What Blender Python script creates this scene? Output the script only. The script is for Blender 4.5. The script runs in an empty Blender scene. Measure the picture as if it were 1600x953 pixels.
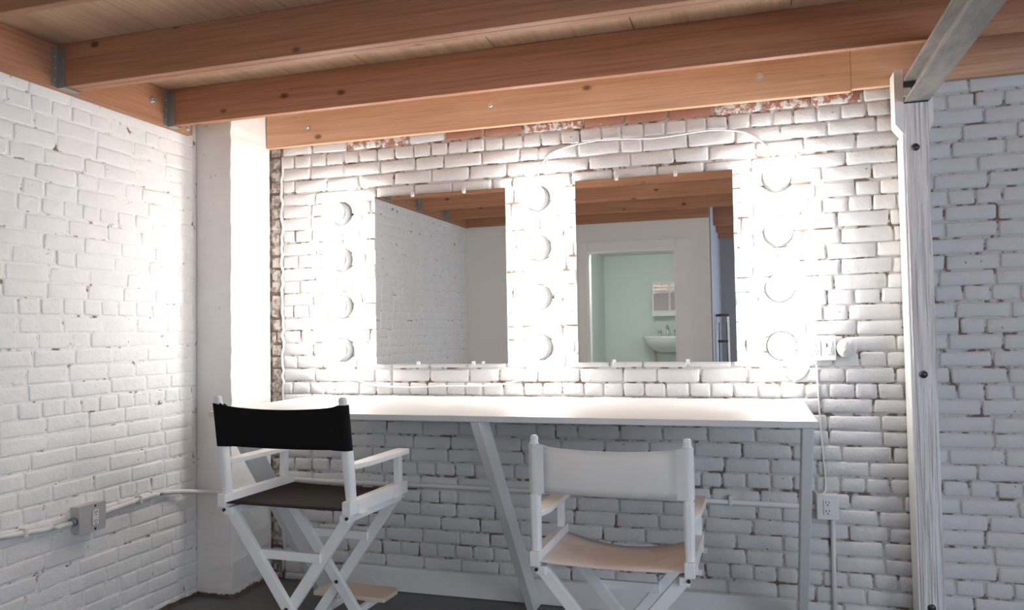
import bpy, bmesh, math, random
import numpy as np
from mathutils import Vector, Matrix

rnd = random.Random(7)
S = bpy.context.scene
COL = S.collection

# ------------------------------------------------------------------ camera
FPX = 1214.39                      # focal length in pixels of the 1600x953 frame
YAW, PITCH, ROLL = 0.299333, 0.0368693, -0.0160905
CAM = Vector((0.0, -3.85, 1.36))
def cam_basis():
    cy, sy, cp, sp, cr, sr = math.cos(YAW), math.sin(YAW), math.cos(PITCH), math.sin(PITCH), math.cos(ROLL), math.sin(ROLL)
    f = Vector((-sy*cp, cy*cp, sp)); r = Vector((cy, sy, 0)); u = r.cross(f)
    return r*cr + u*sr, -r*sr + u*cr, f
CR, CU, CF = cam_basis()
cd = bpy.data.cameras.new('camera'); cam = bpy.data.objects.new('camera', cd); COL.objects.link(cam)
m = Matrix.Identity(4)
for i in range(3):
    m[i][0], m[i][1], m[i][2], m[i][3] = CR[i], CU[i], -CF[i], CAM[i]
cam.matrix_world = m
cd.sensor_width = 36; cd.lens = FPX*36/1600; cd.clip_start = .02; cd.clip_end = 100
S.camera = cam
def hit(px, py, axis, val):        # pixel -> point on the plane of a wall, floor or board
    d = CF + CR*((px-800)/FPX) - CU*((py-476.5)/FPX)
    return CAM + d*((val-CAM[axis])/d[axis])
def proj(p):
    v = Vector(p)-CAM; z = v.dot(CF)
    return 800+FPX*v.dot(CR)/z, 476.5-FPX*v.dot(CU)/z, z

# ------------------------------------------------------------------ world, daylight, exposure
S.view_settings.view_transform = 'Standard'; S.view_settings.look = 'None'
S.view_settings.gamma = 1; S.view_settings.use_curve_mapping = False
S.view_settings.exposure = 0.14
BULB = 34.0
w = bpy.data.worlds.new('sky'); S.world = w; w.use_nodes = True
bg = w.node_tree.nodes['Background']; bg.inputs[0].default_value = (.55, .70, 1, 1); bg.inputs[1].default_value = .6
def area(name, loc, rot, sx, sy, power, col):
    l = bpy.data.lights.new(name, 'AREA'); l.shape = 'RECTANGLE'; l.size = sx; l.size_y = sy; l.energy = power; l.color = col
    o = bpy.data.objects.new(name, l); COL.objects.link(o); o.location = loc; o.rotation_euler = rot
    return o
# daylight through the two windows of the room behind the camera
area('daylight_rear_window', (2.0, -6.10, 1.55), (math.radians(90), 0, 0), 2.4, 1.5, 44, (.66, .80, 1))
area('daylight_side_window', (3.42, -3.7, 1.55), (math.radians(90), 0, math.radians(90)), 2.2, 1.4, 76, (.74, .85, 1))

# ------------------------------------------------------------------ materials
def mat(name, base, rough=.5, metal=0, spec=.5):
    M = bpy.data.materials.new(name); M.use_nodes = True
    b = M.node_tree.nodes['Principled BSDF']
    b.inputs['Base Color'].default_value = (*base, 1); b.inputs['Roughness'].default_value = rough
    b.inputs['Metallic'].default_value = metal; b.inputs['Specular IOR Level'].default_value = spec
    return M
def nd(M, t, **k):
    n = M.node_tree.nodes.new(t)
    for a, v in k.items(): setattr(n, a, v)
    return n
def lk(M, a, b): M.node_tree.links.new(a, b)
def pos(M, scale=(1, 1, 1)):
    g = nd(M, 'ShaderNodeNewGeometry'); mp = nd(M, 'ShaderNodeMapping'); mp.inputs['Scale'].default_value = scale
    lk(M, g.outputs['Position'], mp.inputs['Vector']); return mp.outputs[0]
def noise(M, vec, scale, detail=4, rough=.6, dist=0):
    n = nd(M, 'ShaderNodeTexNoise'); n.inputs['Scale'].default_value = scale; n.inputs['Detail'].default_value = detail
    n.inputs['Roughness'].default_value = rough; n.inputs['Distortion'].default_value = dist
    lk(M, vec, n.inputs['Vector']); return n.outputs['Fac']
def ramp(M, fac, stops):
    r = nd(M, 'ShaderNodeValToRGB'); e = r.color_ramp.elements
    while len(e) < len(stops): e.new(.5)
    for i, (p, c) in enumerate(stops): e[i].position = p; e[i].color = (*c, 1) if len(c) == 3 else c
    lk(M, fac, r.inputs[0]); return r.outputs[0]
def mixc(M, fac, a, b, mode='MIX'):
    x = nd(M, 'ShaderNodeMix', data_type='RGBA', blend_type=mode)
    for s, v in ((x.inputs[0], fac), (x.inputs[6], a), (x.inputs[7], b)):
        if isinstance(v, (int, float)): s.default_value = v
        elif isinstance(v, tuple): s.default_value = (*v, 1)
        else: lk(M, v, s)
    return x.outputs[2]
def bump(M, h, strength, dist, prev=None):
    b = nd(M, 'ShaderNodeBump'); b.inputs['Strength'].default_value = strength; b.inputs['Distance'].default_value = dist
    lk(M, h, b.inputs['Height'])
    if prev is not None: lk(M, prev, b.inputs['Normal'])
    return b.outputs[0]
def setc(M, c): lk(M, c, M.node_tree.nodes['Principled BSDF'].inputs['Base Color'])
def setn(M, n): lk(M, n, M.node_tree.nodes['Principled BSDF'].inputs['Normal'])

W0 = (.70, .685, .67)
def brick_paint(name, base, red=None, speck=.735, bs=.5, redc=(.36, .17, .115)):
    M = mat(name, base, .55, 0, .35); v = pos(M)
    big = noise(M, v, 7, 3); fine = noise(M, v, 95, 5, .65); pit = noise(M, v, 38, 2, .5)
    c = mixc(M, ramp(M, big, [(.35, (0, 0, 0)), (.7, (1, 1, 1))]), tuple(x*.93 for x in base), base)
    c = mixc(M, ramp(M, pit, [(speck, (0, 0, 0)), (speck+.03, (1, 1, 1))]), c, (.20, .15, .12))
    if red is not None:
        n2 = noise(M, v, 26, 5, .7)
        c = mixc(M, ramp(M, n2, [(red, (1, 1, 1)), (red+.07, (0, 0, 0))]), c, redc)
    setc(M, c); n = bump(M, noise(M, v, 22, 4), .35*bs/.5, .012); setn(M, bump(M, fine, bs, .004, n)); return M
M_BR = brick_paint('painted_brick', W0)
M_BRL = brick_paint('painted_brick_thick', (.86, .845, .82), None, .76, .4)
M_RED = brick_paint('half_painted_brick', W0, .47)
M_RED2 = brick_paint('bare_red_brick', W0, .64)
def mortar(name, base, dark, th):
    M = mat(name, base, .7, 0, .2); v = pos(M)
    a = noise(M, v, 14, 4, .65)
    setc(M, mixc(M, ramp(M, a, [(th, (0, 0, 0)), (th+.09, (1, 1, 1))]), base, dark))
    setn(M, bump(M, noise(M, v, 60, 4), .5, .008)); return M
M_MO = mortar('painted_mortar', (.58, .555, .53), (.19, .135, .10), .50)
M_MOL = mortar('painted_mortar_thick', (.85, .835, .81), (.22, .17, .13), .58)
def white_paint(name, base=(.84, .83, .81), rough=.42, wear=None, grain=None):
    M = mat(name, base, rough, 0, .4); v = pos(M, grain or (1, 1, 1))
    c = mixc(M, ramp(M, noise(M, v, 9, 4), [(.35, (0, 0, 0)), (.7, (1, 1, 1))]), tuple(x*.94 for x in base), base)
    if wear: c = mixc(M, ramp(M, noise(M, pos(M), 17, 5, .7), [(wear, (0, 0, 0)), (wear+.04, (1, 1, 1))]), c, (.50, .36, .25))
    setc(M, c); setn(M, bump(M, noise(M, v, 45, 4), .18, .004)); return M
M_WP = white_paint('white_paint')
M_TAB = white_paint('tabletop_paint', (.70, .69, .675), .38)
M_CH = white_paint('white_chair_paint', (.85, .84, .82), .45, .77)
M_POST = white_paint('white_post_paint', (.85, .83, .82), .55, None, (1, 1, .045))
v_ = pos(M_POST, (1, 1, .03)); g_ = noise(M_POST, v_, 70, 2, .5, .4); setn(M_POST, bump(M_POST, g_, 1, .02))
setc(M_POST, mixc(M_POST, ramp(M_POST, g_, [(.40, (1, 1, 1)), (.47, (0, 0, 0))]), (.85, .83, .82), (.70, .665, .645)))
def concrete():
    M = mat('painted_concrete', (.79, .765, .735), .6, 0, .3); v = pos(M)
    c = mixc(M, ramp(M, noise(M, v, 4, 4), [(.35, (0, 0, 0)), (.7, (1, 1, 1))]), (.80, .775, .745), (.86, .84, .81))
    c = mixc(M, ramp(M, noise(M, v, 33, 2), [(.735, (0, 0, 0)), (.765, (1, 1, 1))]), c, (.22, .17, .14))
    # scuffed bare patches near the floor
    g = nd(M, 'ShaderNodeNewGeometry'); s = nd(M, 'ShaderNodeSeparateXYZ'); lk(M, g.outputs['Position'], s.inputs[0])
    mr = nd(M, 'ShaderNodeMapRange'); mr.inputs[1].default_value = .14; mr.inputs[2].default_value = 0; lk(M, s.outputs[2], mr.inputs[0])
    mu = nd(M, 'ShaderNodeMath', operation='MULTIPLY'); lk(M, mr.outputs[0], mu.inputs[0]); lk(M, noise(M, v, 16, 5, .7), mu.inputs[1])
    c = mixc(M, ramp(M, mu.outputs[0], [(.45, (0, 0, 0)), (.56, (1, 1, 1))]), c, (.24, .17, .12))
    setc(M, c); setn(M, bump(M, noise(M, v, 40, 5), .3, .006)); return M
M_CON = concrete()
def wood(name, axis, a, b, dark, cross=16, knots=True):
    M = mat(name, a, .6, 0, .25)
    sc = [cross]*3; sc[axis] = .9; v = pos(M, tuple(sc))
    g1 = noise(M, v, 1.0, 6, .65, .8)
    sc2 = [cross*7]*3; sc2[axis] = 2.2; g2 = noise(M, pos(M, tuple(sc2)), 1, 3, .6)
    c = mixc(M, ramp(M, g1, [(.3, (0, 0, 0)), (.72, (1, 1, 1))]), a, b)
    c = mixc(M, ramp(M, g2, [(.45, (0, 0, 0)), (.75, (.55, .55, .55))]), c, dark)
    if knots:
        sc3 = [6.0]*3; sc3[axis] = 3.6
        vo = nd(M, 'ShaderNodeTexVoronoi'); vo.inputs['Scale'].default_value = 1
        lk(M, pos(M, tuple(sc3)), vo.inputs['Vector'])
        c = mixc(M, ramp(M, vo.outputs['Distance'], [(.045, (.9, .9, .9)), (.11, (0, 0, 0))]), c, tuple(x*.45 for x in dark))
    setc(M, c); setn(M, bump(M, g2, .15, .004)); return M
FA, FB, FD = (.37, .175, .098), (.48, .245, .145), (.22, .09, .046)
M_WX = wood('fir_along_x', 0, FA, FB, FD)
M_WY = wood('fir_along_y', 1, FA, FB, FD)
M_LED = wood('fir_ledger', 0, (.62, .375, .235), (.74, .475, .31), (.42, .22, .125))
M_PLY = wood('plywood', 1, (.50, .33, .215), (.64, .45, .31), (.34, .21, .13), 7, False)
M_BARE = mat('bare_board', (.74, .60, .48), .6)
M_STEEL = mat('galvanised_steel', (.33, .325, .315), .5, .6)
def steel_beam():
    M = mat('worn_steel', (.42, .40, .385), .55, .35); v = pos(M, (1, .25, 1))
    c = mixc(M, ramp(M, noise(M, v, 16, 5, .7), [(.4, (0, 0, 0)), (.68, (1, 1, 1))]), (.23, .215, .205), (.36, .33, .305))
    c = mixc(M, ramp(M, noise(M, v, 9, 4), [(.62, (0, 0, 0)), (.7, (1, 1, 1))]), c, (.40, .25, .16))
    setc(M, c); return M
M_BEAM = steel_beam()
M_DARK = mat('dark_steel', (.06, .055, .05), .4, .6)
M_SLOT = mat('slot_black', (.03, .028, .026), .6)
M_ZINC = mat('zinc_bolt', (.62, .60, .57), .35, .8)
M_GALV = mat('painted_metal_box', (.56, .555, .55), .45, .25)
M_PLATE = mat('white_plastic', (.82, .81, .79), .35)
M_CORD = mat('white_cord', (.80, .79, .77), .45)
M_CLIP = mat('clear_clip', (.80, .80, .78), .25)
M_PIPE = white_paint('painted_pipe', (.78, .76, .735), .5)
M_CHROME = mat('chrome', (.8, .8, .8), .15, 1)
M_MIR = mat('mirror_silver', (.94, .945, .935), .0, 1)
M_MEDGE = mat('mirror_edge', (.45, .48, .46), .25)
M_SOCK = mat('darkened_lamp_holder', (.085, .083, .080), .5)  # holder colour darkened to stand in for shade round the bright globes
M_PORC = mat('porcelain', (.78, .78, .76), .2)
M_DRY = mat('drywall', (.83, .805, .775), .65, 0, .25)
M_TRIM = mat('door_casing_paint', (.85, .83, .80), .45)
M_BATH = mat('bathroom_wall_paint', (.715, .775, .742), .6)
M_TILE = mat('bathroom_floor', (.5, .5, .48), .4)
M_CORR = mat('corridor_wall_paint', (.34, .34, .36), .7)
def fabric(name, base, stain=None, back=.0):
    M = mat(name, base, .85, 0, .15); v = pos(M)
    c = mixc(M, ramp(M, noise(M, v, 6, 3), [(.35, (0, 0, 0)), (.7, (1, 1, 1))]), tuple(x*.9 for x in base), base)
    if stain: c = mixc(M, ramp(M, noise(M, v, 5, 3), [(.5, (0, 0, 0)), (.62, (.6, .6, .6))]), c, stain)
    setc(M, c)
    wv = noise(M, pos(M, (1, 1, 1)), 600, 2); setn(M, bump(M, wv, .25, .001))
    if back:      # thin canvas lets light through
        tr = nd(M, 'ShaderNodeBsdfTranslucent'); tr.inputs[0].default_value = (*base, 1); mx = nd(M, 'ShaderNodeMixShader'); mx.inputs[0].default_value = back
        out = M.node_tree.nodes['Material Output']; lk(M, M.node_tree.nodes['Principled BSDF'].outputs[0], mx.inputs[1]); lk(M, tr.outputs[0], mx.inputs[2]); lk(M, mx.outputs[0], out.inputs[0])
    return M
M_BLK = fabric('black_canvas', (.010, .0085, .0085))
M_BRN = fabric('dark_seat_canvas', (.034, .025, .0235))
M_CAN = fabric('white_canvas', (.82, .805, .78), None, .38)
M_SLV = fabric('white_canvas_sleeve', (.80, .785, .76))
M_SEAT = fabric('cream_canvas', (.88, .795, .735), (.74, .60, .52), .12)
def floor_mat():
    M = mat('grey_painted_concrete_floor', (.07, .07, .075), .45, 0, .4); v = pos(M)
    c = mixc(M, ramp(M, noise(M, v, 3, 5), [(.3, (0, 0, 0)), (.7, (1, 1, 1))]), (.085, .083, .082), (.135, .13, .128))
    c = mixc(M, ramp(M, noise(M, v, 10, 5, .7), [(.62, (0, 0, 0)), (.68, (1, 1, 1))]), c, (.15, .13, .115))
    setc(M, c); setn(M, bump(M, noise(M, v, 60, 4), .2, .004)); return M
M_FLOOR = floor_mat()
M_DIRT = mat('dirt', (.10, .066, .044), .9); setn(M_DIRT, bump(M_DIRT, noise(M_DIRT, pos(M_DIRT), 90, 4), 1, .01))
def emis(name, col, s):
    M = mat(name, (.9, .9, .9), .3); b = M.node_tree.nodes['Principled BSDF']
    b.inputs['Emission Color'].default_value = (*col, 1); b.inputs['Emission Strength'].default_value = s; return M
M_BULB = emis('lit_globe', (1, .982, .95), BULB)

# ------------------------------------------------------------------ mesh helpers
def bm_new(): return bmesh.new()
def obj(name, bm, M, parent=None, smooth=False, bev=0, loc=None):
    if bev:
        bmesh.ops.bevel(bm, geom=[e for e in bm.edges if e.is_manifold and e.calc_face_angle(0) > .5], offset=bev, segments=2, affect='EDGES', profile=.6)
    me = bpy.data.meshes.new(name); bm.to_mesh(me); bm.free()
    for x in (M if isinstance(M, (list, tuple)) else [M]): me.materials.append(x)
    if smooth:
        for p in me.polygons: p.use_smooth = True
    o = bpy.data.objects.new(name, me); COL.objects.link(o)
    if parent is not None: o.parent = parent
    if loc is not None: o.location = loc
    return o
def box(bm, x0, x1, y0, y1, z0, z1, mi=0):
    vs = [bm.verts.new((x, y, z)) for x in (x0, x1) for y in (y0, y1) for z in (z0, z1)]
    fs = []
    for f in ((0, 1, 3, 2), (4, 6, 7, 5), (0, 4, 5, 1), (2, 3, 7, 6), (0, 2, 6, 4), (1, 5, 7, 3)):
        q = bm.faces.new([vs[i] for i in f]); q.material_index = mi; fs.append(q)
    return vs
def obox(bm, p, q, wv, tv):
    """bar from p to q; wv, tv are half-extent vectors across it"""
    p, q, wv, tv = Vector(p), Vector(q), Vector(wv), Vector(tv)
    a = [bm.verts.new(p+s*wv+t*tv) for s, t in ((-1, -1), (1, -1), (1, 1), (-1, 1))]
    b = [bm.verts.new(q+s*wv+t*tv) for s, t in ((-1, -1), (1, -1), (1, 1), (-1, 1))]
    bm.faces.new(a[::-1]); bm.faces.new(b)
    for i in range(4): bm.faces.new((a[i], a[(i+1) % 4], b[(i+1) % 4], b[i]))
    bmesh.ops.recalc_face_normals(bm, faces=bm.faces[:])
def tube(bm, pts, r, n=8):
    pts = [Vector(p) for p in pts]; rings = []
    up = Vector((0, 1, 0))
    for i, p in enumerate(pts):
        d = (pts[min(i+1, len(pts)-1)]-pts[max(i-1, 0)]).normalized()
        a = d.cross(up)
        if a.length < .05: a = d.cross(Vector((1, 0, 0)))
        a.normalize(); b = d.cross(a)
        rings.append([bm.verts.new(p+a*math.cos(2*math.pi*k/n)*r+b*math.sin(2*math.pi*k/n)*r) for k in range(n)])
    for i in range(len(rings)-1):
        for k in range(n): bm.faces.new((rings[i][k], rings[i][(k+1) % n], rings[i+1][(k+1) % n], rings[i+1][k]))
    bm.faces.new(rings[0][::-1]); bm.faces.new(rings[-1])
    bmesh.ops.recalc_face_normals(bm, faces=bm.faces[:])
def lathe(bm, prof, axis, org, n=24):
    """prof: (radius, distance) along axis from org"""
    ax = Vector(axis).normalized(); a = ax.orthogonal().normalized(); b = ax.cross(a); org = Vector(org); rings = []
    for r, h in prof:
        if r < 1e-5: rings.append([bm.verts.new(org+ax*h)])
        else: rings.append([bm.verts.new(org+ax*h+a*math.cos(2*math.pi*k/n)*r+b*math.sin(2*math.pi*k/n)*r) for k in range(n)])
    for i in range(len(rings)-1):
        A, B = rings[i], rings[i+1]
        for k in range(n):
            if len(A) == 1 and len(B) == 1: continue
            if len(A) == 1: bm.faces.new((A[0], B[k], B[(k+1) % n]))
            elif len(B) == 1: bm.faces.new((A[k], A[(k+1) % n], B[0]))
            else: bm.faces.new((A[k], A[(k+1) % n], B[(k+1) % n], B[k]))
    bmesh.ops.recalc_face_normals(bm, faces=bm.faces[:])
def prism(bm, poly, y0, y1, axes=(0, 2, 1)):
    """poly in two axes, extruded along the third"""
    def P(a, b, c):
        v = [0, 0, 0]; v[axes[0]] = a; v[axes[1]] = b; v[axes[2]] = c; return v
    A = [bm.verts.new(P(a, b, y0)) for a, b in poly]; B = [bm.verts.new(P(a, b, y1)) for a, b in poly]
    bm.faces.new(A); bm.faces.new(B[::-1]); n = len(poly)
    for i in range(n): bm.faces.new((A[i], B[i], B[(i+1) % n], A[(i+1) % n]))
    bmesh.ops.recalc_face_normals(bm, faces=bm.faces[:])
def smooth_path(pts, sub=6):
    P = [Vector(p) for p in pts]; out = []
    for i in range(len(P)-1):
        p0, p1, p2, p3 = P[max(i-1, 0)], P[i], P[i+1], P[min(i+2, len(P)-1)]
        for k in range(sub):
            t = k/sub
            out.append(.5*((2*p1)+(p2-p0)*t+(2*p0-5*p1+4*p2-p3)*t*t+(3*p1-p0-3*p2+p3)*t**3))
    out.append(P[-1]); return out
def tag(o, label, cat, group=None):
    o['label'] = label; o['category'] = cat
    if group: o['group'] = group
    return o
def struct(o): o['kind'] = 'structure'; return o
def thing(name, label, cat, loc=(0, 0, 0), group=None, rz=0):
    o = bpy.data.objects.new(name, None); COL.objects.link(o); o.location = loc; o.rotation_euler = (0, 0, rz); o.empty_display_size = .05
    return tag(o, label, cat, group)
def bx(name, x0, x1, y0, y1, z0, z1, M, parent=None, bev=0):
    bm = bm_new(); box(bm, x0, x1, y0, y1, z0, z1); bmesh.ops.recalc_face_normals(bm, faces=bm.faces[:]); return obj(name, bm, M, parent, bev=bev)

# ------------------------------------------------------------------ room dimensions (metres)
XL, XR = -2.86, 3.5          # left and right wall faces
YR, YE = -3.85, -6.2         # partition behind the camera, far end wall
ZJ, ZC = 2.445, 2.632        # underside of the joists, underside of the deck
COURSE = .0715               # brick course

struct(bx('floor', XL-.15, XR+.15, YE-.15, .15, -.12, 0, M_FLOOR))
ceil = struct(bx('ceiling', XL-.15, XR+.15, YE-.15, .15, ZC+.019, ZC+.10, M_PLY))
xs = [-2.86-.04, -2.29, -1.685, -1.06, -.443, .178, .79, 1.40, 2.01, 2.62, XR]
for i in range(len(xs)-1):
    for y0, y1 in ((-2.49, .0), (-4.93, -2.49), (YE, -4.93)):
        dz = rnd.uniform(-.001, .002)
        bx('plank', xs[i]+.002, xs[i+1]-.002, y0+.002, y1-.002, ZC+dz, ZC+.019, M_PLY, ceil)

# ---- brick walls
def brick_mesh(name, L, Hh, seed, soft, mats, proud):
    """face of a brick lying in the local XZ plane, looking down -Y"""
    r = random.Random(seed); bm = bm_new()
    us = [0, .0035/L, .012/L, .30, .5, .70, 1-.012/L, 1-.0035/L, 1]; vs_ = [0, .0035/Hh, .011/Hh, .5, 1-.011/Hh, 1-.0035/Hh, 1]
    prof = {0: 1.0, 1: .32*soft, 2: .05*soft}
    skew = [r.uniform(-.0025, .0025) for _ in range(8)]
    G = []
    for i, u in enumerate(us):
        row = []
        for j, v in enumerate(vs_):
            di = min(i, len(us)-1-i); dj = min(j, len(vs_)-1-j)
            e = max(prof.get(di, 0), prof.get(dj, 0))
            x = (u-.5)*L; z = (v-.5)*Hh
            if di <= 1 and dj <= 1: x *= 1-.0022/L*2; z *= 1-.0022/Hh*2   # rounded corners
            # wavering outline
            x += (skew[0]*(1-u)+skew[1]*u)*(v-.5)*2; z += (skew[2]*(1-v)+skew[3]*v)*(u-.5)*2
            if 0 < i < len(us)-1: z += r.uniform(-.0012, .0012)
            if 0 < j < len(vs_)-1: x += r.uniform(-.0012, .0012)
            y = proud*e + (r.uniform(-.0012, .0012) if e < .9 else .002)
            row.append(bm.verts.new((x, y, z)))
        G.append(row)
    for i in range(len(us)-1):
        for j in range(len(vs_)-1): bm.faces.new((G[i][j], G[i+1][j], G[i+1][j+1], G[i][j+1]))
    me = bpy.data.meshes.new(name); bm.to_mesh(me); bm.free()
    for x in mats: me.materials.append(x)
    for p in me.polygons: p.use_smooth = True
    return me
def lay(s0, s1, z0, z1, seed, J=.0035, JB=.003):
    """common bond: a course of headers every sixth course -> (s, z, length, height, header?)"""
    r = random.Random(seed); out = []; k = 0
    zb = -.034
    while zb < z1-.012:
        za, zt = max(zb, z0), min(zb+COURSE, z1); head = (k-9) % 6 == 0
        unit = .1045 if head else .2150
        s = s0 - (r.uniform(0, .03) if head else (.107*(k % 2) + r.uniform(-.02, .02))) - .02
        wob = r.uniform(-.003, .003)
        while s < s1:
            if not head and r.random() < .07: L = .1075+r.uniform(-.008, .008)
            elif not head and r.random() < .08: L = unit*.77
            else: L = unit+r.uniform(-.010, .010)
            a, b = max(s, s0), min(s+L, s1)
            if b-a > .025 and zt-za > .02:
                out.append(((a+b)/2, (za+zt)/2+wob+r.uniform(-.0015, .0015), b-a-J-abs(r.gauss(0, .0016)), zt-za-JB+r.uniform(-.002, .0005), head))
            s += L
        zb += COURSE; k += 1
    return out
def brick_wall(wall, bricks, place, variants, seen, mat_of=None, limit=300):
    """place(s,z) -> (location, rz); the largest in view are objects, the rest one joined part"""
    r = random.Random(3); rank = []
    for idx, b in enumerate(bricks):
        loc, rz = place(b[0], b[1]); a = seen(loc, b); rank.append((a, idx))
    rank.sort(reverse=True); chosen = {i for a, i in rank[:limit] if a > 0}
    V, Fq, n0 = [], [], 0
    for idx, (s, z, L, h, head) in enumerate(bricks):
        loc, rz = place(s, z); var = variants[1 if L < .15 else 0]; me, bl, bh = var[r.randrange(len(var))]
        sx, sz = L/bl, h/bh; fl = r.choice((1, -1)); dy = r.uniform(-.0025, .0015); tilt = r.uniform(-.006, .006)
        T = Matrix.Translation(loc) @ Matrix.Rotation(rz, 4, 'Z') @ Matrix.Translation((0, dy, 0)) @ Matrix.Rotation(tilt, 4, 'Y')
        if fl < 0: T = T @ Matrix.Rotation(math.pi, 4, 'Y')
        T = T @ Matrix.Diagonal((sx, 1, sz, 1))
        mo = mat_of(loc) if mat_of else None
        if idx in chosen or mo is not None:
            o = bpy.data.objects.new('brick', me); COL.objects.link(o); o.parent = wall; o.matrix_local = T
            if mo is not None: o.material_slots[0].link = 'OBJECT'; o.material_slots[0].material = mo
        else:
            V += [tuple(T @ v.co) for v in me.vertices]; Fq += [tuple(i+n0 for i in p.vertices) for p in me.polygons]; n0 += len(me.vertices)
    if V:
        me = bpy.data.meshes.new('brickwork'); me.from_pydata(V, [], Fq); me.materials.append(variants[0][0][0].materials[0])
        for p in me.polygons: p.use_smooth = True
        o = bpy.data.objects.new('brickwork', me); COL.objects.link(o); o.parent = wall; o['kind'] = 'stuff'
def variants(tag_, M, soft, proud):
    A = [(brick_mesh(tag_+'_stretcher', .211, .0685, 100+i, soft, [M], proud), .211, .0685) for i in range(9)]
    B = [(brick_mesh(tag_+'_header', .100, .0685, 200+i, soft, [M], proud), .100, .0685) for i in range(7)]
    return [A, B]
def in_frame(p): return -20 < p[0] < 1620 and -20 < p[1] < 970

wall_back = struct(bx('wall_back', XL-.15, XR+.15, .0075, .16, 0, 2.63, M_MO))
MIRRORS = [(-1.962, -1.210, 1.206, 2.120), (-.840, -.0725, 1.211, 2.128)]
def seen_back(loc, b):
    p = proj(loc)
    if not in_frame(p) or loc.x < -2.64 or loc.z > ZJ+.01: return 0
    for x0, x1, z0, z1 in MIRRORS:
        if x0 < loc.x < x1 and z0 < loc.z < z1: return 0
    if loc.z < .12 and -2.2 < loc.x < .2: return 0
    if .66 < loc.x < .80: return 0
    return b[2]*b[3]/p[2]**2*(1.0 if loc.z > .98 or loc.x > .2 else .8)
def red_of(loc):
    if ZJ-.035 < loc.z < ZJ+.02:
        if -1.5 < loc.x < -1.15 or -.75 < loc.x < -.1: return M_RED2
        if -2.1 < loc.x < .75: return M_RED if rr.random() < .6 else None
    return None
rr = random.Random(11)
brick_wall(wall_back, lay(-2.556, XR, 0, ZJ+.05, 21), lambda s, z: (Vector((s, 0, z)), 0), variants('brick', M_BR, 1.0, .012), seen_back, red_of)

# darker set-back strip of cut bricks beside the pillar, and the thick paint ridge along it
M_OLD = brick_paint('thinly_painted_brick', (.56, .52, .48), .46, .735, .5, (.27, .21, .175))
M_MOD = mortar('dark_mortar', (.42, .37, .33), (.16, .11, .085), .42)
bx('mortar_strip', -2.645, -2.556, .0070, .009, 0, ZJ+.05, M_MOD, wall_back)
vv = variants('cut_brick', M_OLD, 1.0, .012)
for s, z, L, h, head in lay(-2.638, -2.566, 0, ZJ+.04, 77, .009, .008):
    me, bl, bh = vv[1][rnd.randrange(7)]; o = bpy.data.objects.new('brick', me); COL.objects.link(o); o.parent = wall_back
    o.matrix_local = Matrix.Translation((s, .0045, z)) @ Matrix.Diagonal((L/bl, .6, h/bh, 1))
bm = bm_new(); r6 = random.Random(4); tube(bm, [(-2.560+r6.uniform(-.007, .007), .006+r6.uniform(-.004, .002), .05+i*.033) for i in range(72)], .0085, 8); obj('paint_ridge', bm, M_BR, wall_back, smooth=True)
wall_left = struct(bx('wall_left', XL-.15, XL-.0020, YE-.15, .15, 0, 2.63, M_MOL))
def seen_left(loc, b):
    p = proj(loc)
    if not in_frame(p) or loc.y > -.35: return 0
    return b[2]*b[3]/p[2]**2
brick_wall(wall_left, lay(YE, -.352, 0, ZJ+.02, 33, .0050, .0015), lambda s, z: (Vector((XL, s, z)), math.pi/2), variants('thick_painted_brick', M_BRL, 1.0, .0035), seen_left)

# ---- pillar in the corner
bm = bm_new(); x0, x1, y0, y1 = XL, -2.640, -.350, .0
vs = box(bm, x0, x1, y0, y1, 0, ZC)
bmesh.ops.subdivide_edges(bm, edges=[e for e in bm.edges if abs(e.verts[0].co.z-e.verts[1].co.z) > 1], cuts=60, use_grid_fill=True)
rp = random.Random(5)
for v in bm.verts:
    if v.co.x > x1-.01 and 0.01 < v.co.z < 2.6: v.co.x += rp.uniform(-.0035, .002); v.co.y += rp.uniform(-.003, .003) if v.co.y < -.1 else 0
bmesh.ops.recalc_face_normals(bm, faces=bm.faces[:])
tag(obj('concrete_pillar', bm, M_CON, bev=.004), 'white painted concrete pillar in the corner of the two brick walls', 'pillar')

# dirt gathered along the foot of the pillar and left wall
def dirt(path, wd, name, label):
    bm = bm_new(); r = random.Random(2); P = smooth_path([(x, y, 0) for x, y in path], 10); up = Vector((0, 0, 1)); rows = []
    for i, p in enumerate(P):
        d = (P[min(i+1, len(P)-1)]-P[max(i-1, 0)]).normalized(); s = Vector((d.y, -d.x, 0))
        rows.append([bm.verts.new(p+s*o*(1+r.uniform(-.3, .3))+up*h) for o, h in ((0, .012+r.uniform(0, .012)), (wd*.45, .006+r.uniform(0, .005)), (wd, .0005))])
    for i in range(len(rows)-1):
        for k in range(2): bm.faces.new((rows[i][k], rows[i][k+1], rows[i+1][k+1], rows[i+1][k]))
    o = obj(name, bm, M_DIRT, smooth=True); tag(o, label, 'dirt'); o['kind'] = 'stuff'
dirt([(XL+.002, -2.0), (XL+.002, -1.4), (XL+.002, -.9), (XL+.003, -.40), (XL+.03, -.356), (-2.75, -.353), (-2.66, -.353), (-2.637, -.335), (-2.637, -.2), (-2.637, -.02)], .020, 'dirt_line', 'brown dirt gathered where the pillar and left wall meet the floor')

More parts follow.
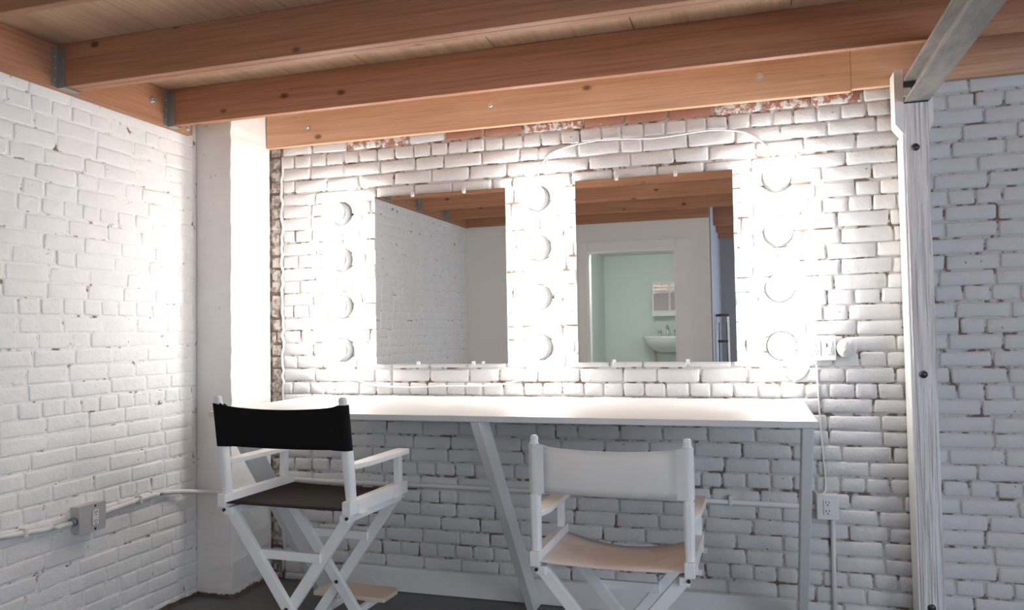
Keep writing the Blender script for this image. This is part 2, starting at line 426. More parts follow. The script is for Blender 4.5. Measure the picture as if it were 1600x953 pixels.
# ---- joists, ledgers, hangers
def beam(name, x0, x1, y0, y1, z0, z1, M, label): return tag(bx(name, x0, x1, y0, y1, z0, z1, M, bev=.004), label, 'beam')
tag_j = 'ceiling joists'
def joist(y, double, label, x0=XL+.0385):
    t = thing('ceiling_joist', label, 'beam', (x0, y, ZJ), tag_j)
    for k in range(2 if double else 1):
        bx('board', .002, XR-x0, .0385*k, .0385*k+.038, rnd.uniform(0, .0015), ZC-ZJ-.001, M_WX, t, bev=.004)
JY = [(-.610, False, 'fir ceiling joist nearest the back wall, running over the mirrors'), (-1.270, True, 'doubled fir joist, second from the back wall'),
      (-1.930, False, 'fir joist across the top left corner of the view'), (-2.570, False, 'fir joist fourth from the back wall, seen in the mirrors'),
      (-3.210, False, 'fir joist just in front of the plain rear wall, seen in the mirrors'),
      (-4.48, False, 'dim fir joist over the corridor beyond the rear wall'), (-5.1, False, 'dim fir joist midway along the corridor ceiling'), (-5.7, False, 'dim fir joist near the end of the corridor')]
for y, d, l in JY: joist(y, d, l, XL+.0385 if y > YR else -.36)
def hanger(y, double, label):
    wd = .0775 if double else .0385; t = thing('joist_hanger', label, 'bracket', (XL+.0385, y, ZJ), 'steel joist hangers')
    bm = bm_new()
    box(bm, .0005, .045, -.0035, -.0015, -.002, .165); box(bm, .0005, .045, wd+.0015, wd+.0035, -.002, .165); box(bm, .0005, .045, -.0035, wd+.0035, -.004, -.002)
    bmesh.ops.recalc_face_normals(bm, faces=bm.faces[:]); obj('saddle', bm, M_STEEL, t)
    for s in (-1, 1):
        a, b = (-.030, -.0015) if s < 0 else (wd+.0015, wd+.030)
        f = bx('flange', .0005, .0022, a, b, -.002, .17, M_STEEL, t)
        for z in (.03, .08, .13):
            bm = bm_new(); lathe(bm, [(.0045, .0), (.0045, .0015), (0, .0022)], (1, 0, 0), (.0022, (a+b)/2, z), 8); obj('nail', bm, M_ZINC, f)
for (y, d, _), l in zip(JY[:5], ('steel hanger holding the joist nearest the pillar', 'steel hanger holding the doubled joist on the left ledger', 'steel hanger of the third joist from the back wall', 'steel hanger of the fourth joist, seen in the left mirror', 'steel hanger of the joist by the rear wall')): hanger(y, d, l)

def bolt(parent, p, axis, r=.013, M=M_ZINC, h=.012):
    bm = bm_new(); lathe(bm, [(0, 0), (r*1.5, 0), (r*1.5, .002), (r, .002)], axis, p, 16)
    b = obj('bolt', bm, M, parent, smooth=False)
    bm = bm_new(); lathe(bm, [(r, .0022), (r, h*.7), (r*.8, h), (0, h)], axis, p, 6); obj('nut', bm, M, b)
t = thing('ledger_board', 'orange fir ledger bolted along the top of the back brick wall', 'beam', (0, 0, ZJ))
bx('board', -2.634, .4595, -.0385, -.0045, -.004, ZC-ZJ-.001, M_LED, t, bev=.003)
bx('board', .460, XR, -.0385, -.0045, .004, ZC-ZJ-.001, M_LED, t, bev=.003)
for px, py in ((481, 199), (767, 165), (1187, 120)):
    p = hit(px, py, 1, -.0385); bolt(t, p-Vector((0, 0, ZJ)), (0, -1, 0))
t = thing('ledger_board', 'fir ledger along the top of the left brick wall carrying the joist ends', 'beam', (XL, 0, ZJ))
bx('board', .003, .0385, YR, -.425, -.002, ZC-ZJ-.001, M_WY, t, bev=.003)
for y, z in ((-.715, .106), (-.466, .028), (-1.60, .10), (-2.3, .05)): bolt(t, (.0385, y, z), (1, 0, 0))

bx('ledger_board', XL+.04, -.372, YR+.0195, YR+.057, ZJ, ZC-.001, M_WX, None, bev=.003)
tag(bpy.data.objects['ledger_board.002'], 'fir ledger along the top of the plain rear wall, seen in the mirrors', 'beam')
# ---- post and steel beam on the right
px0, px1, pf, pb = .655, .748, -.145, -.004
t = thing('timber_post', 'white painted timber post with side cheeks under the steel beam', 'post')
bx('shaft', px0, px1, pf, pb, 0, 2.333, M_POST, t, bev=.004)
for s in (-1, 1):
    bm = bm_new(); xi, xo = (px0-.0005, px0-.036) if s < 0 else (px1+.0005, px1+.021)
    if s < 0: poly = [(xi, 2.485), (xo+.006, 2.485), (xo, 2.478), (xo, 2.245), (xi, 2.195)]
    else: poly = [(xi, 2.405), (xo, 2.405), (xo, 2.245), (xi, 2.200)]
    prism(bm, poly, pf+.002, pb-.002 if s > 0 else -.042); obj('cheek', bm, M_WP, t)
# narrow fillet boards down both sides
bx('edge_board', px0-.009, px0-.0005, pf+.004, pb, 0, 2.20, M_WP, t, bev=.002)
for px, py in ((1430, 230), (1444, 585), (1456, 950)):
    p = hit(px, py, 1, pf); p.x = .6945
    bm = bm_new(); lathe(bm, [(0, .001), (.016, .001), (.016, .004), (.012, .009), (0, .010)], (0, -1, 0), p, 18); o = obj('bolt', bm, M_DARK, t, smooth=True); o['label'] = 'dark bolt head'
I = [(.657, 2.441), (.657, 2.430), (.704, 2.430), (.704, 2.349), (.657, 2.349), (.657, 2.338), (.757, 2.338), (.757, 2.349), (.711, 2.349), (.711, 2.430), (.757, 2.430), (.757, 2.441)]
bm = bm_new(); prism(bm, I, -3.7, -.041); tag(obj('steel_beam', bm, M_BEAM, bev=.0015), 'worn grey steel I-beam running from the post overhead', 'beam')
tag(bx('bearing_plate', .657, .752, pf-.002, -.02, 2.3335, 2.3375, M_DARK), 'thin dark plate between post top and steel beam', 'plate')

# ---- mirrors
def mirror(i, label):
    x0, x1, z0, z1 = MIRRORS[i]
    t = thing('wall_mirror', label, 'mirror', ((x0+x1)/2, -.006, z0), 'frameless mirrors'); wd, h = (x1-x0)/2, z1-z0
    bm = bm_new(); box(bm, -wd, wd, -.006, 0, 0, h)
    bmesh.ops.recalc_face_normals(bm, faces=bm.faces[:])
    for f in bm.faces: f.material_index = 0 if f.normal.y < -.5 else 1
    obj('glass', bm, [M_MIR, M_MEDGE], t)
    if i == 0: t.rotation_euler.x = math.radians(.25)      # hangs a touch forward at the top
    bx('backing', -wd+.01, wd-.01, .0, .0055, .01, h-.01, M_MEDGE, t)
    cl = [[(645, 303), (725, 296), (654, 569), (740, 568)], [(963, 277), (1055, 270), (960, 567), (1075, 566)]][i]
    for k, (px, py) in enumerate(cl):
        p = hit(px, py, 1, -.012); zz = h if k < 2 else 0; s = 1 if k < 2 else -1
        bm = bm_new(); x = p.x-(x0+x1)/2
        prism(bm, [(x-.009, zz-s*.010), (x-.006, zz-s*.013), (x+.006, zz-s*.013), (x+.009, zz-s*.010), (x+.009, zz+s*.012), (x-.009, zz+s*.012)], -.0105, -.0065)
        c = obj('clip', bm, M_CLIP, t); bm = bm_new(); lathe(bm, [(.004, 0), (.0035, .002), (0, .0025)], (0, -1, 0), (x, -.0105, zz+s*.004), 8); obj('screw', bm, M_ZINC, c)
mirror(0, 'left frameless mirror reflecting the brick side wall'); mirror(1, 'right frameless mirror reflecting the bathroom doorway')

# ---- globe bulbs and their cord
BY, BR_ = -.096, .061
cols = [[(518.5, 331), (520.5, 404), (522.3, 478), (523.3, 547)], [(831.5, 306), (833.5, 385), (836, 463.5), (837, 542.5)], [(1214.3, 273), (1217, 360.5), (1218.7, 449), (1222, 540.5)]]
BP = [[hit(px, py, 1, BY) for px, py in c] for c in cols]
for c in BP:
    mx = sum(p.x for p in c)/4
    for p in c: p.x = mx*.5+p.x*.5
ordn = ['topmost', 'second from top', 'third from top', 'lowest']; coln = ['column left of the left mirror', 'column between the two mirrors', 'column right of the right mirror']
gm = None
for ci, c in enumerate(BP):
    for k, p in enumerate(c):
        t = thing('globe_bulb', 'lit white globe bulb, %s in the %s' % (ordn[k], coln[ci]), 'light bulb', (p.x, 0, p.z), 'lit globe bulbs around the mirrors')
        if gm is None:
            bm = bm_new(); lathe(bm, [(0, .002), (.065, .002), (.067, .006), (.067, .011), (.062, .017), (.042, .022), (.036, .028), (.036, .037), (0, .037)], (0, -1, 0), (0, 0, 0), 24); so = obj('socket', bm, M_SOCK, t, smooth=True); so['label'] = 'grey lamp holder, darkened like shade behind the globe'
            bm = bm_new(); prof = [(.020, .0375), (.022, .041)]
            for a in range(1, 15):
                th = math.radians(155-155*a/14); prof.append((BR_*math.sin(th) if a < 14 else 0, -BY+BR_*math.cos(th)))
            lathe(bm, prof, (0, -1, 0), (0, 0, 0), 24); gl = obj('globe', bm, M_BULB, t, smooth=True); gm = (so, gl)
        else:
            for s in gm:
                o = bpy.data.objects.new(s.name.split('.')[0], s.data); COL.objects.link(o); o.parent = t
def wp(px, py, y=-.007): return hit(px, py, 1, y)
def S_(i, k, dz): p = BP[i][k]; return Vector((p.x, -.010, p.z+dz))
cord = thing('light_string_cord', 'white cord linking the globe bulbs and looping over the right mirror', 'cord')
def seg(pts, sub=7):
    bm = bm_new(); tube(bm, smooth_path(pts, sub), .0042, 8); obj('cord_run', bm, M_CORD, cord, smooth=True)
for i in range(3):
    for k in range(3):
        a, b = S_(i, k, -.0725), S_(i, k+1, .0725); seg([a, (a*2+b)/3+Vector((rnd.uniform(-.004, .004), 0, 0)), (a+b*2)/3+Vector((rnd.uniform(-.004, .004), 0, 0)), b])
seg([S_(0, 3, -.0725), wp(540, 580), wp(556, 593), wp(585, 602), wp(640, 605), wp(700, 603)])
seg([wp(700, 603), wp(770, 602), wp(815, 592), wp(836, 574), S_(1, 3, -.0725)])
seg([S_(1, 0, .0725), wp(843, 268), wp(856, 243), wp(885, 230), wp(930, 220), wp(975, 217), wp(1020, 216), wp(1065, 210), wp(1105, 204), wp(1140, 203.5), wp(1170, 209), wp(1195, 226), wp(1208, 244), S_(2, 0, .0725)])
seg([S_(2, 3, -.0725), wp(1221, 572), wp(1228, 585), wp(1241, 593), wp(1255, 588), wp(1263, 576), wp(1266, 565, -.02), wp(1267, 553, -.0325)])

# ---- switch and outlet plates, conduit
def duplex(parent, x, z, y, ax='y'):
    """two receptacles with slots; drawn on a face looking down -y"""
    f = bx('receptacle', x-.017, x+.017, y-.004, y-.0003, z-.034, z+.034, M_PLATE, parent, bev=.003)
    for s in (-1, 1):
        for dx in (-.0065, .0065): bx('slot', x+dx-.0013, x+dx+.0013, y-.0046, y-.0038, z+s*.019-.001, z+s*.019+.009, M_SLOT, f)
        bm = bm_new(); lathe(bm, [(.003, 0), (.003, .0008), (0, .0008)], (0, -1, 0), (x, y-.0038, z+s*.019-.008), 8); obj('slot', bm, M_SLOT, f)
    return f
t = thing('switch_plate', 'white two-gang plate with outlet and switch right of the bulbs', 'switch plate', (.304, 0, 1.272))
bx('box', -.046, .046, -.024, .004, -.048, .048, M_PIPE, t, bev=.004)
bx('cover', -.057, .057, -.030, -.0243, -.057, .057, M_PLATE, t, bev=.003)
duplex(t, -.026, 0, -.030)
s_ = bx('switch', .010, .042, -.034, -.0303, -.033, .033, M_PLATE, t, bev=.002); bx('rocker', .016, .036, -.040, -.0343, -.026, .004, M_PLATE, s_, bev=.002)
bx('indicator', .0145, .0175, -.0385, -.0343, -.010, .022, M_SLOT, s_)
t = thing('pipe_cap', 'lumpy painted-over round pipe cap beside the switch plate', 'pipe cap', (.405, 0, 1.270))
bm = bm_new(); lathe(bm, [(.0, .0), (.022, .0), (.026, .016), (.041, .022), (.043, .040), (.036, .052), (.018, .057), (0, .058)], (0, -1, 0), (0, 0.004, 0), 20)
r5 = random.Random(9)
for v in bm.verts: v.co += Vector((r5.uniform(-.003, .003), r5.uniform(-.003, .003), r5.uniform(-.003, .003)))
obj('cap', bm, M_BR, t, smooth=True)
bm = bm_new(); tube(bm, [(-.048, -.012, .004), (-.035, -.012, .004), (-.022, -.014, .002)], .010, 10); obj('nipple', bm, M_BR, t, smooth=True)
t = thing('outlet_box', 'white surface outlet on the back wall beside the right table brace', 'outlet', (.303, 0, .553))
bx('box', -.047, .047, -.046, .002, -.056, .056, M_PIPE, t, bev=.004); bx('cover', -.044, .044, -.050, -.0463, -.055, .055, M_PLATE, t, bev=.002); duplex(t, 0, 0, -.050)
bm = bm_new(); tube(bm, smooth_path([wp(1275, 564, -.022), wp(1277, 580), wp(1279, 620), wp(1284, 690), wp(1289, 740), wp(1290, 765, -.012), Vector((.285, -.02, .605))], 6), .004, 8)
tag(obj('power_cord', bm, M_CORD, smooth=True), 'white cord hanging from the switch plate down to the lower outlet', 'cord')
bm = bm_new(); tube(bm, [(.327, -.006, .500), (.325, -.006, .3), (.322, -.006, .0)], .011, 10); tag(obj('conduit', bm, M_PIPE, smooth=True), 'short painted conduit running down from the lower back wall outlet', 'conduit')
bm = bm_new(); tube(bm, smooth_path([(XL+.02, -3.6, .66), (XL+.02, -2.4, .62), (XL+.02, -1.8, .60), (XL+.02, -1.505, .593), (XL+.02, -1.30, .574), (XL+.025, -1.165, .570)], 6), .0125, 10)
cA = thing('conduit', 'painted conduit on the left wall running to the metal outlet box', 'conduit'); obj('pipe', bm, M_PIPE, cA, smooth=True)
for y in (-1.40,):
    bx('strap', XL, XL+.036, y-.008, y+.008, .566, .604, M_PIPE, cA, bev=.004)
cB = thing('conduit', 'painted conduit bending from the left wall across the pillar', 'conduit')
bm = bm_new(); tube(bm, smooth_path([(XL+.025, -1.01, .578), (XL+.022, -.90, .585), (XL+.020, -.76, .592), (XL+.022, -.62, .592), (XL+.035, -.50, .575), (XL+.075, -.405, .556), (-2.74, -.367, .549), (-2.66, -.366, .547), (-2.622, -.352, .547), (-2.614, -.30, .548), (-2.616, -.18, .553), (-2.615, -.06, .558), (-2.59, -.02, .560), (-2.53, -.0145, .562)], 7), .0125, 10)
obj('pipe', bm, M_PIPE, cB, smooth=True); bx('strap', XL, XL+.036, -.788, -.772, .57, .612, M_PIPE, cB, bev=.004)
cC = thing('conduit', 'long painted conduit on the back wall under the table', 'conduit')
bm = bm_new(); tube(bm, [(-2.525, -.0145, .5625), (-1.6, -.0145, .562), (-.8, -.0145, .556), (.255, -.0145, .545)], .0125, 10); obj('pipe', bm, M_PIPE, cC, smooth=True)
for x in (-1.9, -1.05, -.12): bx('strap', x-.008, x+.008, -.030, .002, .535, .582, M_PIPE, cC, bev=.003)
t = thing('outlet_box', 'grey metal outlet box with conduit on the left wall', 'outlet', (XL, -1.09, .578), None, math.pi/2)
bx('box', -.066, .066, -.048, .004, -.058, .058, M_GALV, t, bev=.005)
bm = bm_new(); prism(bm, [(-.066, -.062), (.066, -.062), (.072, -.056), (.072, .056), (.066, .062), (-.066, .062), (-.072, .056), (-.072, -.056)], -.056, -.0485); obj('cover', bm, M_GALV, t, bev=.0015)
f = duplex(t, .012, 0, -.056)
for z in (-.050, .050):
    bm = bm_new(); lathe(bm, [(.005, 0), (.005, .002), (0, .003)], (0, -1, 0), (.012, -.056, z), 8); obj('screw', bm, M_DARK, t)
for s in (-1, 1):
    bm = bm_new(); lathe(bm, [(0, 0), (.019, 0), (.019, .012), (.0155, .016), (.0155, .022), (0, .022)], (s, 0, 0), (s*.066, -.024, -.005 if s < 0 else 0), 14); obj('connector', bm, M_STEEL, t)

# ---- makeup table fixed to the back wall
TZ, TF, TX0, TX1 = 1.035, -.925, -2.33, .213
t = thing('makeup_table', 'long white makeup table on slanted braces below the mirrors', 'table')
bx('tabletop', TX0, TX1, TF, -.008, TZ-.024, TZ, M_TAB, t, bev=.003)
bx('cleat', TX0+.05, TX1-.05, -.046, -.010, TZ-.085, TZ-.0245, M_WP, t, bev=.002)
for x in (-2.245, -1.068, .178):
    bm = bm_new(); obox(bm, (x, -.865, TZ-.0245), (x, -.100, .004), (.0195, 0, 0), (0, .037, .030))
    for v in bm.verts:      # square cuts on table and floor
        if v.co.z > TZ-.2: v.co.y += (v.co.z-(TZ-.0245))*.74; v.co.z = TZ-.0247
        else: v.co.y += (v.co.z-.0)*.74; v.co.z = .0005
    obj('brace', bm, M_WP, t, bev=.003)
bx('base_rail', -2.165, .157, -.044, -.006, .002, .123, M_WP, t, bev=.004)
for x, z in ((-1.55, .065), (-1.98, .06), (-.70, .07)):
    bm = bm_new(); lathe(bm, [(.009, 0), (.008, .002), (0, .003)], (0, -1, 0), (x, -.044, z), 10); obj('screw', bm, M_WP, t)

# ---- director's chairs
def chair(label, loc, yaw, wd, dp, hr, ht, ha, b, cross, str_z, Mb, Ms, Msl, foot=None, sag=.03):
    t = thing('director_chair', label, 'chair', loc, "director's chairs", yaw)
    h = wd/2; rt = hr                      # top of the rails
    for s in (-1, 1):
        u = s*h
        rail = bx('seat_rail', u-.0165, u+.0165, -.035, dp+.048, rt-.047, rt, M_CH, t, bev=.003)
        for v in (.045, dp-.035): # folding hinges on the outside
            bm = bm_new(); xo = u+s*.0167
            box(bm, min(xo, xo+s*.002), max(xo, xo+s*.002), v-.028, v+.028, rt-.047, rt-.014); box(bm, min(xo, xo+s*.016), max(xo, xo+s*.016), v-.028, v+.028, rt-.049, rt-.047)
            bmesh.ops.recalc_face_normals(bm, faces=bm.faces[:]); obj('hinge', bm, M_PLATE, rail)
        # under-rail that carries the leg tops
        bx('leg_rail', u-.0165-s*.018, u+.0165-s*.018, -.022, dp+.03, rt-.076, rt-.0475, M_CH, t, bev=.003)
        bm = bm_new(); lathe(bm, [(0, 0), (.006, 0), (.006, .006), (0, .007)], (0, -1, 0), (u-s*.004, -.022, rt-.058), 8); obj('bolt', bm, M_DARK, t)
        # back post, tapering and round at the top
        bm = bm_new()
        p0, p1 = Vector((u, 0, rt)), Vector((u, -b, ht)); d = (p1-p0)
        rings = []
        for q, rx, ry in ((0, .0150, .0185), (.30, .0175, .0195), (.475, .0180, .0190), (.49, .0145, .0155), (.93, .0145, .0155), (.935, .0125, .0125), (.975, .0130, .0130), (.993, .0105, .0105), (1.0, .005, .005)):
            c = p0+d*q; rings.append([bm.verts.new(c+Vector((math.copysign(abs(math.cos(a))**.6, math.cos(a))*rx, math.copysign(abs(math.sin(a))**.6, math.sin(a))*ry, 0))) for a in [2*math.pi*(k+.5)/16 for k in range(16)]])
        for i in range(len(rings)-1):
            for k in range(16): bm.faces.new((rings[i][k], rings[i][(k+1) % 16], rings[i+1][(k+1) % 16], rings[i+1][k]))
        bm.faces.new(rings[0][::-1]); bm.faces.new(rings[-1]); bmesh.ops.recalc_face_normals(bm, faces=bm.faces[:])
        obj('back_post', bm, M_CH, t)
        bx('arm_post', u-.0125, u+.0125, dp-.014, dp+.014, rt-.001, ha-.019, M_CH, t, bev=.003)
        # armrest: narrow at the back post, wide at the front
        bm = bm_new(); f = dp+.055; y0 = -.10*b
        prism(bm, [(u-.014, .018+y0), (u+.014, .018+y0), (u+.028, .085), (u+.030, f-.02), (u+.022, f), (u-.022, f), (u-.030, f-.02), (u-.028, .085)], ha-.019, ha, (0, 1, 2))
        obj('armrest', bm, M_CH, t, bev=.004)
    # crossed legs, front and rear pair
    zt = rt-.064; tw = h-.020; fw = tw*cross
    for v0 in (.012, dp-.005):
        for s in (-1, 1):
            p, q = Vector((s*tw, v0+s*.0115, zt)), Vector((-s*fw, v0+s*.0115, .0)); d = (q-p).normalized(); n = Vector((d.z, 0, -d.x))
            bm = bm_new(); obox(bm, p, q+d*.01, n*.0205, (0, .0105, 0))
            for v in bm.verts:
                if v.co.z < .05: v.co.x -= d.x/d.z*v.co.z; v.co.z = 0.0005
            leg = obj('leg', bm, M_CH, t, bev=.003)
            if s > 0:
                q_ = tw/(tw+fw); c = p+(q-p)*q_
                bm = bm_new(); lathe(bm, [(0, 0), (.007, 0), (.007, .004), (0, .005)], (0, -1, 0), (c.x, v0-.0225, c.z), 10); obj('pivot', bm, M_DARK, leg)
        zz = str_z; k = (zt-zz)/zt; xa = tw-(tw+fw)*k
        bx('stretcher', -xa+.004, xa-.004, v0-.010, v0+.010, zz-.016, zz+.016, M_CH, t, bev=.002)
    for s in (-1, 1): bx('foot_runner', s*fw-.015, s*fw+.015, -.035, dp+.045, .0005, .030, M_CH, t, bev=.004)
    # seat sling
    bm = bm_new(); nu, nv = 16, 8; lay_ = []
    for off in (0, -.0025):
        G = []
        for i in range(nu+1):
            r_ = []
            for j in range(nv+1):
                u = (-1+2*i/nu)*(h-.017); v = -.028+(dp+.068)*j/nv
                sg = sag*(1-(u/(h-.017))**2)*(.18+.82*min(1, 1.6*j/nv))
                r_.append(bm.verts.new((u, v, rt-.030-sg+off)))
            G.append(r_)
        lay_.append(G)
    A, B = lay_
    for i in range(nu):
        for j in range(nv):
            bm.faces.new((A[i][j], A[i+1][j], A[i+1][j+1], A[i][j+1])); bm.faces.new((B[i][j], B[i][j+1], B[i+1][j+1], B[i+1][j]))
    for i in range(nu):
        bm.faces.new((A[i][0], B[i][0], B[i+1][0], A[i+1][0])); bm.faces.new((A[i][nv], A[i+1][nv], B[i+1][nv], B[i][nv]))
    bmesh.ops.recalc_face_normals(bm, faces=bm.faces[:]); obj('seat_canvas', bm, Ms, t, smooth=True)
    # back canvas: sleeves round the posts, a panel between
    z1_ = ht-.033; z0_ = z1_-(.148 if foot else .155)
    def axis_v(z): return -b*(z-rt)/(ht-rt)
    bm = bm_new(); nu, nv = 20, 6; lay_ = []
    for off in (-.003, .003):
        G = []
        for i in range(nu+1):
            r_ = []
            for j in range(nv+1):
                k = -1+2*i/nu; z = z0_+(z1_-z0_)*j/nv; bow = 1-k*k
                z += -.010*bow*(j/nv) - .003*bow + .012*(abs(k)**12)*((j/nv)-.1)
                r_.append(bm.verts.new((k*(h-.002), axis_v(z)-.012+off-.010*bow+(.008 if abs(k) > .97 else 0), z)))
            G.append(r_)
        lay_.append(G)
    A, B = lay_
    for i in range(nu):
        for j in range(nv):
            bm.faces.new((A[i][j], A[i+1][j], A[i+1][j+1], A[i][j+1])); bm.faces.new((B[i][j], B[i][j+1], B[i+1][j+1], B[i+1][j]))
        bm.faces.new((A[i][0], B[i][0], B[i+1][0], A[i+1][0])); bm.faces.new((A[i][nv], A[i+1][nv], B[i+1][nv], B[i][nv]))
    bmesh.ops.recalc_face_normals(bm, faces=bm.faces[:]); bk = obj('back_canvas', bm, Mb, t, smooth=True)
    for s in (-1, 1):
        bm = bm_new(); rings = []
        for j in range(5):
            z = z0_-.003+(z1_-z0_+.009)*j/4; c = Vector((s*h, axis_v(z), z)); ring = []
            for k in range(20):
                a = 2*math.pi*k/20; ca, sa = math.cos(a), math.sin(a)
                x = ca*.0195; y = sa*.0205
                if ca*s < -.2: x = ca*.052*(1 if abs(sa) < .9 else .6); y = sa*(.0205-.012*(-ca*s))-.012*(-ca*s)
                ring.append(bm.verts.new(c+Vector((x, y, -.013*max(0, -ca*s)**1.5*j/4))))
            rings.append(ring)
        for i in range(4):
            for k in range(20): bm.faces.new((rings[i][k], rings[i][(k+1) % 20], rings[i+1][(k+1) % 20], rings[i+1][k]))
        bmesh.ops.recalc_face_normals(bm, faces=bm.faces[:]); obj('sleeve', bm, Msl, bk, smooth=True)
    if foot:
        fz, f0, f1 = foot
        bm = bm_new(); a = .165
        prism(bm, [(-a, f0), (a, f0), (a, f1-.03), (a-.025, f1), (-a+.025, f1), (-a, f1-.03)], fz-.018, fz, (0, 1, 2)); bmesh.ops.translate(bm, verts=bm.verts[:], vec=(-.022, 0, 0)); fr = obj('footrest', bm, M_BARE, t, bev=.004)
        for s in (-1, 1): bx('footrest_arm', s*.067-.010, s*.067+.010, dp+.020, f1-.03, fz-.044, fz-.0185, M_CH, fr, bev=.002)
    return t
W_ = .50
chair("white director's chair with black canvas back and dark seat at the table's left end", (-1.593, -1.429, 0), -.043, .52, .339, .796, 1.154, .919, .051, 1.22, .585, M_BLK, M_BRN, M_BLK, (.312, .43, .575), .006)
chair("white director's chair with white canvas back and cream seat, before the right mirror", (-.455, -1.330, 0), -.008, .50, .335, .640, 1.022, .764, .012, 1.10, .440, M_CAN, M_SEAT, M_SLV, None, .040)

# ------------------------------------------------------------------ the rest of the room, seen in the mirrors
DX0, DX1, DZ0, DZ1 = -1.57, -.695, .30, 2.175      # doorway in the partition
wr = struct(bx('wall_rear', XL, DX0, YR-.10, YR, 0, ZC, M_DRY))
bx('panel', DX1, -.372, YR-.10, YR, 0, ZC, M_DRY, wr); bx('panel', DX0, DX1, YR-.10, YR, DZ1, ZC, M_DRY, wr); bx('panel', DX0, DX1, YR-.10, YR, 0, DZ0-.012, M_DRY, wr)
dr = thing('door_1', 'painted door casing around the bathroom doorway', 'door'); del dr['category']; del dr['label']; struct(dr)
cw = .085
bx('casing', DX0-cw, DX0-.001, YR+.0005, YR+.018, 0, DZ1+cw, M_TRIM, dr, bev=.003); bx('casing', DX1+.001, DX1+cw+.055, YR+.0005, YR+.018, 0, DZ1+cw, M_TRIM, dr, bev=.003)
bx('casing', DX0, DX1, YR+.0005, YR+.018, DZ1+.001, DZ1+cw, M_TRIM, dr, bev=.003)
bx('jamb', DX0-.0005, DX0+.018, YR-.10, YR+.002, DZ0, DZ1, M_TRIM, dr); bx('jamb', DX1-.018, DX1+.0005, YR-.10, YR+.002, DZ0, DZ1, M_TRIM, dr); bx('jamb', DX0+.0185, DX1-.0185, YR-.10, YR+.002, DZ1-.018, DZ1+.0005, M_TRIM, dr)
bx('threshold', DX0, DX1, YR-.10, YR+.02, DZ0-.0115, DZ0+.012, M_TRIM, dr)
# bathroom behind it
BX0, BX1 = -1.82, -.46
struct(bx('wall_bathroom_left', BX0-.08, BX0, YE, YR-.1005, 0, 2.34, M_BATH))
struct(bx('wall_bathroom_right', BX1, -.372, YE, YR-.1005, 0, ZC, M_BATH))
struct(bx('wall_bathroom_rear', BX0-.08, BX1, YE-.0, YE+.05, 0, 2.34, M_BATH))
struct(bx('wall_corridor_side', -.3715, -.360, YE, YR, 0, ZC, M_CORR))
bf = struct(bx('floor_bathroom', BX0, BX1, YE+.05, YR-.1005, .0, DZ0, M_TILE))
struct(bx('ceiling_bathroom', BX0-.08, BX1, YE, YR-.1005, 2.34, 2.38, M_DRY))
struct(bx('wall_end', XL-.15, .8, YE-.12, YE-.0005, 0, ZC, M_CORR)); 
struct(bx('wall_end_pier', 3.2, XR+.15, YE-.12, YE-.0005, 0, ZC, M_CORR)); struct(bx('wall_end_sill', .8, 3.2, YE-.12, YE-.0005, 0, .78, M_CORR)); struct(bx('wall_end_head', .8, 3.2, YE-.12, YE-.0005, 2.32, ZC, M_CORR))
wr_ = struct(bx('wall_right', XR, XR+.12, YE, -4.85, 0, ZC, M_CORR)); bx('panel', XR, XR+.12, -2.55, 0, 0, ZC, M_CORR, wr_); bx('panel', XR, XR+.12, -4.85, -2.55, 0, .83, M_CORR, wr_); bx('panel', XR, XR+.12, -4.85, -2.55, 2.27, ZC, M_CORR, wr_)
def window(n, horizontal, a0, a1, z0, z1, c):
    t = bpy.data.objects.new('window_%d' % n, None); COL.objects.link(t); struct(t)
    def b(name, p0, p1, q0, q1, d0, d1): bx(name, *( (p0, p1, c+d0, c+d1) if horizontal else (c+d0, c+d1, p0, p1) ), q0, q1, M_TRIM, t)
    for p0, p1 in ((a0, a0+.05), (a1-.05, a1), ((a0+a1)/2-.02, (a0+a1)/2+.02)): b('frame', p0, p1, z0, z1, .03, .08)
    for q0, q1 in ((z0, z0+.05), (z1-.05, z1)): b('frame', a0, a1, q0, q1, .031, .081)
window(1, True, .8, 3.2, .78, 2.32, YE-.12); window(2, False, -4.85, -2.55, .83, 2.27, XR)
# washbasin and mirror cabinet
by = YE+.0505
t = thing('washbasin', 'white wall-hung washbasin seen through the doorway in the right mirror', 'washbasin', (-1.02, by, 1.30))
bm = bm_new(); prof = []
NS = 28
def ringp(rx, ry, z, oy=.225): return [bm.verts.new((rx*math.copysign(abs(math.cos(a))**.75, math.cos(a)), oy+ry*math.copysign(abs(math.sin(a))**.75, math.sin(a)), z)) for a in [2*math.pi*k/NS for k in range(NS)]]
RR = [ringp(.10, .09, -.20, .15), ringp(.17, .14, -.17, .18), ringp(.25, .20, -.09, .21), ringp(.285, .222, -.02), ringp(.285, .222, 0), ringp(.27, .208, .003), ringp(.235, .165, -.012, .235), ringp(.20, .14, -.08, .235), ringp(.05, .04, -.13, .235)]
for i in range(len(RR)-1):
    for k in range(NS): bm.faces.new((RR[i][k], RR[i][(k+1) % NS], RR[i+1][(k+1) % NS], RR[i+1][k]))
bm.faces.new(RR[0][::-1]); bm.faces.new(RR[-1]); bmesh.ops.recalc_face_normals(bm, faces=bm.faces[:]); obj('basin', bm, M_PORC, t, smooth=True)
bm = bm_new(); tube(bm, smooth_path([(0, .045, 0), (0, .045, .10), (0, .07, .13), (0, .13, .12), (0, .15, .09)], 5), .012, 10); obj('spout', bm, M_CHROME, t, smooth=True)
for x in (-.10, .10):
    bm = bm_new(); lathe(bm, [(0, 0), (.022, 0), (.015, .02), (.012, .05), (.026, .055), (.026, .075), (0, .08)], (0, 0, 1), (x, .045, .001), 14); obj('tap', bm, M_CHROME, t, smooth=True)
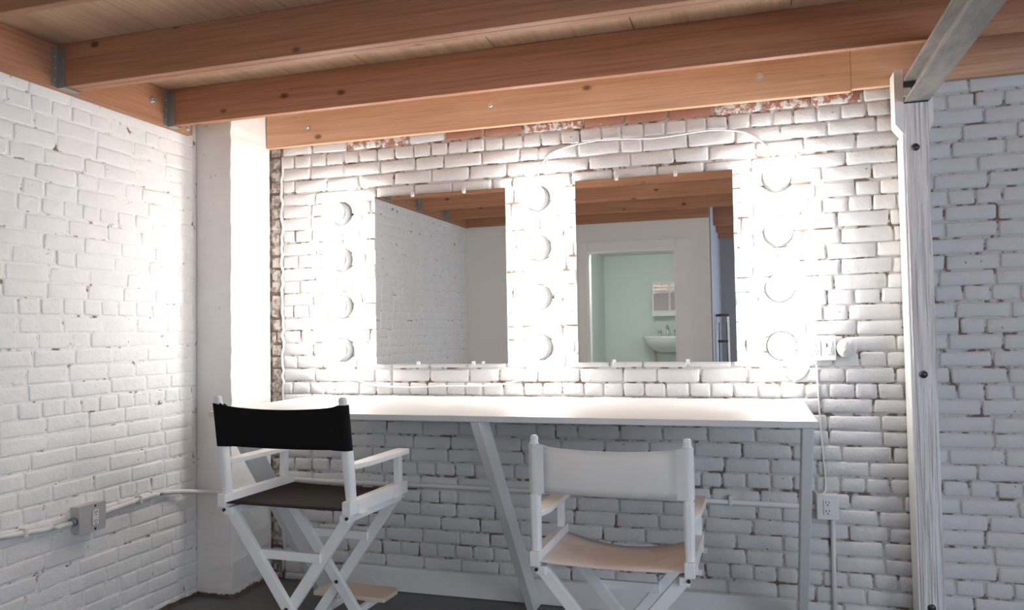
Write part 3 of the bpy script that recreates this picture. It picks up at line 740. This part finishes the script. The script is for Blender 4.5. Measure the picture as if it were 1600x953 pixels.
for x in (-.16, .16):
    bm = bm_new(); tube(bm, [(x, .06, -.17), (x, .06, -.998)], .016, 10); obj('leg', bm, M_BARE, t, smooth=True)
t = thing('mirror_cabinet', 'small white mirror cabinet above the washbasin', 'cabinet', (-.98, by, 1.55))
bx('body', -.215, .215, 0, .11, 0, .43, M_PLATE, t, bev=.003); bx('shelf', -.215, .215, .1105, .15, 0, .045, M_PLATE, t)
d1 = bx('door', -.205, -.002, .1105, .122, .06, .42, M_PLATE, t); bx('mirror', -.195, -.012, .1225, .125, .07, .41, M_MIR, d1)
d2 = bx('door', .002, .205, .1105, .122, .06, .42, M_PLATE, t); bx('mirror', .012, .195, .1225, .125, .07, .41, M_MIR, d2)
t = thing('added_ceiling_lamp', 'unseen round lamp added on the bathroom ceiling', 'lamp', (-1.15, -4.16, 2.34))  # unseen lamp above the doorway, added to brighten the bathroom
bm = bm_new(); lathe(bm, [(0, 0), (.13, 0), (.13, .02), (0, .02)], (0, 0, -1), (0, 0, 0), 24); obj('base', bm, M_PLATE, t)
bm = bm_new(); lathe(bm, [(.12, .0205), (.118, .05), (.08, .085), (0, .095)], (0, 0, -1), (0, 0, 0), 24); obj('shade', bm, emis('added_lamp_glow', (.95, 1, .97), 62), t, smooth=True)
# folded ladder leaning in the corridor
t = thing('folded_stepladder', 'folded metal stepladder standing in the dark corridor, seen in the right mirror', 'stepladder', (-.285, -4.28, 0))
for x in (-.062, .062):
    bm = bm_new(); obox(bm, (x, .0, .0), (x*.85, -.03, 1.50), (.010, 0, 0), (0, .020, 0)); obj('rail', bm, M_CHROME, t, bev=.002)
    bm = bm_new(); obox(bm, (x*.75, -.05, .0), (x*.68, -.062, 1.44), (.008, 0, 0), (0, .012, 0)); obj('rear_rail', bm, M_DARK, t, bev=.002)
for z in (.25, .50, .75, 1.0, 1.25): bx('step', -.050, .050, -.045, .012, z-.012, z+.012, M_DARK, t, bev=.002)
bx('top_cap', -.065, .065, -.06, .025, 1.4995, 1.525, M_DARK, t, bev=.004)
